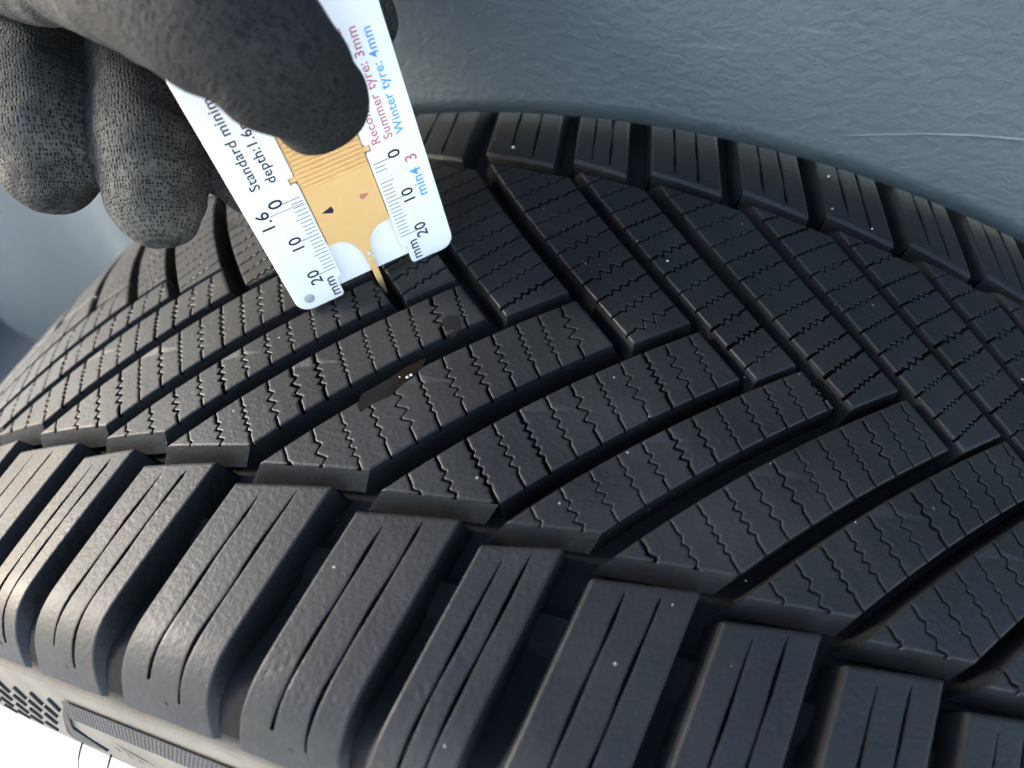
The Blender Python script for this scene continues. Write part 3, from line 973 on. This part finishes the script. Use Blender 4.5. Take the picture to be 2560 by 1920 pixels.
def build_panel():
    """panel whose lower edge arches over the far shoulder of the tyre and rolls under at the left"""
    xs = list(np.linspace(-0.47, -0.33, 15)) + list(np.linspace(-0.322, 0.30, 90)) + list(np.linspace(0.33, 1.3, 20))
    qs = [0.0, 0.004, 0.010, 0.018, 0.03, 0.045, 0.065, 0.09, 0.12, 0.16, 0.21, 0.27, 0.35, 0.46, 0.6, 0.78, 1.0]
    vs = []; fs = []
    R_ = 0.3134
    for x in xs:
        arch = math.sqrt(max(0.0, R_ ** 2 - x * x)) if abs(x) < R_ else 0.0
        k = min(1.0, max(0.0, (-x - 0.25) / 0.10)); k = k * k * (3 - 2 * k)     # left of the tyre
        zb = arch if abs(x) < R_ else 0.0
        left_b = -0.035 + 0.25 * max(0.0, -x - 0.46)
        zb = zb * (1 - k) + left_b * k
        col = []
        # inner lip first
        col.append((x, 0.0768 + 0.030 + 0.06 * k, zb + 0.010))
        col.append((x, 0.0768 + 0.008 + 0.058 * k, zb + 0.0005))
        for q in qs:
            z = zb + (1.45 - zb) * q
            dz = z - zb
            y = 0.0768 + 0.022 * (1 - math.exp(-dz / 0.12)) + 0.12 * max(0, z - 0.55) ** 2
            # the left part stands back and rolls under towards its lower edge
            roll = 0.055 * math.exp(-dz / 0.045)
            y += k * (roll + 0.006)
            col.append((x, y, z))
        vs += col
    K = len(qs) + 2
    for i in range(len(xs) - 1):
        for j in range(K - 1):
            fs.append((i * K + j, i * K + j + 1, (i + 1) * K + j + 1, (i + 1) * K + j))
    o = mesh_obj('arch_panel', vs, fs, M_PANEL, None, smooth=True)
    return tag(o, 'blue-grey grained plastic panel arching over the far side of the tyre', 'panel')
panel = build_panel()

M_SCUFF = plain('pale_scuff', (0.105, 0.122, 0.130), 0.6, 0.3, var=0.3)
def panel_y(x, z):
    arch = math.sqrt(max(0.0, 0.3134 ** 2 - x * x))
    dz = z - arch
    return 0.0768 + 0.022 * (1 - math.exp(-dz / 0.12))
def ridge(name, pts, w, mat, parent):
    vs = []; fs = []
    for i, (x, z) in enumerate(pts):
        k = math.sin(math.pi * (i + 0.02) / (len(pts) - 0.96)) ** 0.5
        y = panel_y(x, z)
        vs += [(x, y + 0.0004, z + w * k), (x, y - 0.0006 * k, z), (x, y + 0.0004, z - w * k)]
    for i in range(len(pts) - 1):
        fs += [(3 * i, 3 * i + 1, 3 * i + 4, 3 * i + 3), (3 * i + 1, 3 * i + 2, 3 * i + 5, 3 * i + 4)]
    return mesh_obj(name, vs, fs, mat, parent, smooth=True)
_cx = [0.0461, 0.0561, 0.0662, 0.078, 0.0889, 0.105, 0.12]; _cz = [0.3185, 0.3202, 0.3220, 0.3233, 0.3238, 0.3238, 0.3230]
ridge('crease', [(x, float(np.interp(x, _cx, _cz))) for x in np.linspace(0.044, 0.12, 40)], 0.00030, M_SCUFF, panel)
t = NT('pale_concrete')
co = t.obj()
n = t.noise(co, 6, 5, 0.6); n2 = t.noise(co, 90, 3)
c = t.ramp(n, [(0.3, (0.62, 0.60, 0.57)), (0.7, (0.74, 0.72, 0.69))])
setp(t, Base_Color=c, Roughness=0.85, Normal=t.bump(n2, 0.002, 0.5))
G = 60.0
ground = mesh_obj('ground', [(-G, -G, -0.3155), (G, -G, -0.3155), (G, G, -0.3155), (-G, G, -0.3155)], [(0, 1, 2, 3)], t.mat)
tag(ground, 'pale sunlit concrete ground', 'ground', kind='structure')

# ------------------------------------------------------------------ second tyre lying on the ground
def lying_tyre(cx, cy, zc, Ro):
    root = empty('tyre', (cx, cy, zc - 0.1))
    root.rotation_euler = (0, 0, 0.3)
    prof = [(0.62, -0.088), (0.66, -0.097), (0.76, -0.103), (0.88, -0.098), (0.95, -0.088), (0.975, -0.078), (0.985, -0.06), (0.99, 0.0), (0.985, 0.06), (0.975, 0.078), (0.95, 0.088), (0.88, 0.098), (0.76, 0.103), (0.66, 0.097), (0.62, 0.088)]
    N = 96; vs = []; fs = []
    for i in range(N):
        a = 2 * math.pi * i / N
        for r, z in prof: vs.append((r * Ro * math.cos(a), r * Ro * math.sin(a), z + 0.1))
    K = len(prof)
    for i in range(N):
        for k in range(K - 1):
            fs.append((i * K + k, ((i + 1) % N) * K + k, ((i + 1) % N) * K + k + 1, i * K + k + 1))
    mt = plain('second_tyre_rubber', (0.030, 0.031, 0.033), 0.6, 0.4, 300, 0.0004, 0.2)
    mesh_obj('carcass', vs, fs, mt, root, smooth=True)
    # shoulder lugs
    lug = None
    for i in range(64):
        a = 2 * math.pi * i / 64
        for sgn in (1, -1):
            if lug is None:
                x0, x1 = 0.972 * Ro, 1.005 * Ro
                w0 = Ro * 0.036
                v = [(x0, -w0, 0.012), (x1, -w0, 0.010), (x1, w0, 0.014), (x0, w0, 0.016), (x0 * .985, -w0, 0.082), (x1 - .004, -w0, 0.074), (x1 - .004, w0, 0.076), (x0 * .985, w0, 0.084)]
                f = [(0, 1, 2, 3), (4, 7, 6, 5), (0, 4, 5, 1), (1, 5, 6, 2), (2, 6, 7, 3), (3, 7, 4, 0)]
                lug = mesh_obj('shoulder_block', v, f, mt, root)
                o = lug
            else:
                o = lug.copy(); link(o, root)
            o.rotation_euler = (0 if sgn > 0 else math.pi, 0, a)
            o.location = (0, 0, 0.1)
    # dark disc added inside the tyre, standing in for black shade by the panel
    vs = [(0, 0, 0.13)]; fs = []
    for i in range(48):
        a = 2 * math.pi * i / 48
        vs += [(0.34 * Ro * math.cos(a), 0.34 * Ro * math.sin(a), 0.14), (0.6 * Ro * math.cos(a), 0.6 * Ro * math.sin(a), 0.155), (0.64 * Ro * math.cos(a), 0.64 * Ro * math.sin(a), 0.185)]
    for i in range(48):
        b, c = 1 + 3 * i, 1 + 3 * ((i + 1) % 48)
        fs += [(0, b, c), (b, b + 1, c + 1, c), (b + 1, b + 2, c + 2, c + 1)]
    mesh_obj('dark_filler_disc', vs, fs, plain('black_filler', (0.012, 0.012, 0.013), 0.5), root, smooth=True)
    return tag(root, 'dark tyre lying flat on the ground at the lower left corner', 'tyre')
lying_tyre(-0.600, 0.150, -0.2125, 0.295)

# ------------------------------------------------------------------ bits of debris on the tread
M_FLAKE = plain('brown_resin', (0.0045, 0.0037, 0.003), 0.22, 0.22, 600, 0.00008, 0.4)
def flake(poly, hs, label):
    """dried translucent skin lying over the groove edge: curved sheet with thickness"""
    n = len(poly)
    cu = sum(p[0] for p in poly) / n; cs = sum(p[1] for p in poly) / n
    vs = []; fs = []
    for layer in (0, 1):
        vs.append(tmap(cu, cs, hs[0] + 0.06 - 0.05 * layer, -1))
        for k, (u, s_) in enumerate(poly):
            vs.append(tmap(u, s_, hs[1 + k % (len(hs) - 1)] - 0.06 * layer, -1))
    m_ = n + 1
    for k in range(n):
        a, b = 1 + k, 1 + (k + 1) % n
        fs += [(0, a, b), (m_, m_ + b, m_ + a), (a, m_ + a, m_ + b, b)]
    o = mesh_obj('resin_flake', vs, fs, M_FLAKE, None)
    return tag(o, label, 'debris', 'dried brown flakes on the tread')
flake([(-33.3, 10.7), (-34.9, 8.3), (-34.0, 6.6), (-31.6, 6.4), (-30.3, 8.1), (-29.6, 10.4), (-30.6, 12.6)], [0.0, 0.05, 0.06, 0.05, 0.06, 0.06, 0.03, -0.12], 'small glossy brown flake stuck at the edge of a tread groove, upper of two')
flake([(-44.7, 34.3), (-44.9, 31.5), (-41.9, 28.2), (-39.7, 25.4), (-37.6, 22.4), (-34.4, 19.5), (-34.2, 21.7), (-35.4, 25.3), (-37.2, 27.8), (-38.3, 30.7), (-41.5, 33.4), (-43.3, 35.9)],
      [0.0, 0.05, 0.06, 0.05, 0.06, 0.06, 0.05, 0.06, 0.05, 0.06], 'long glossy brown leaf-like flake lying over a tread groove, larger of two')

def grit():
    rg = random.Random(11)
    vs = []; fs = []
    M_ = 0
    def grain(p, r):
        b = len(vs)
        pts = [(1, 0, 0), (-1, 0, 0), (0, 1, 0), (0, -1, 0), (0, 0, 1), (0, 0, -1)]
        for q in pts: vs.append(tuple(p[i] + q[i] * r * rg.uniform(.6, 1.3) for i in range(3)))
        for t_ in ((0, 2, 4), (2, 1, 4), (1, 3, 4), (3, 0, 4), (2, 0, 5), (1, 2, 5), (3, 1, 5), (0, 3, 5)): fs.append(tuple(b + i for i in t_))
    for (u, v, r) in ((-39.8, 59.9, .5), (47.8, 74.0, .36), (11.1, 23.2, .32), (49.2, 59.7, .22), (-178, 4, .5), (60, 56.5, .3), (-36.5, -25.4, .42), (-35.8, -24.6, .38), (-38.2, -25.6, .2)):  # the last grains paint white glints on the long flake
        grain(tmap(u, abs(v), r * 0.5, 1 if v > 0 else -1), r * MM)
    for i in range(70):
        u = rg.uniform(-200, 150); v = rg.uniform(-95, 75)
        grain(tmap(u, abs(v), 0.05, 1 if v > 0 else -1), rg.choice([.05, .06, .07, .09, .12]) * MM)
    o = mesh_obj('grit', vs, fs, plain('pale_grit_and_glints', (0.55, 0.56, 0.55), 0.5, 0.5, var=0.2))
    return tag(o, 'pale sand grains scattered over the tread, and painted glints on the long flake', 'grit', kind='stuff')
grit()
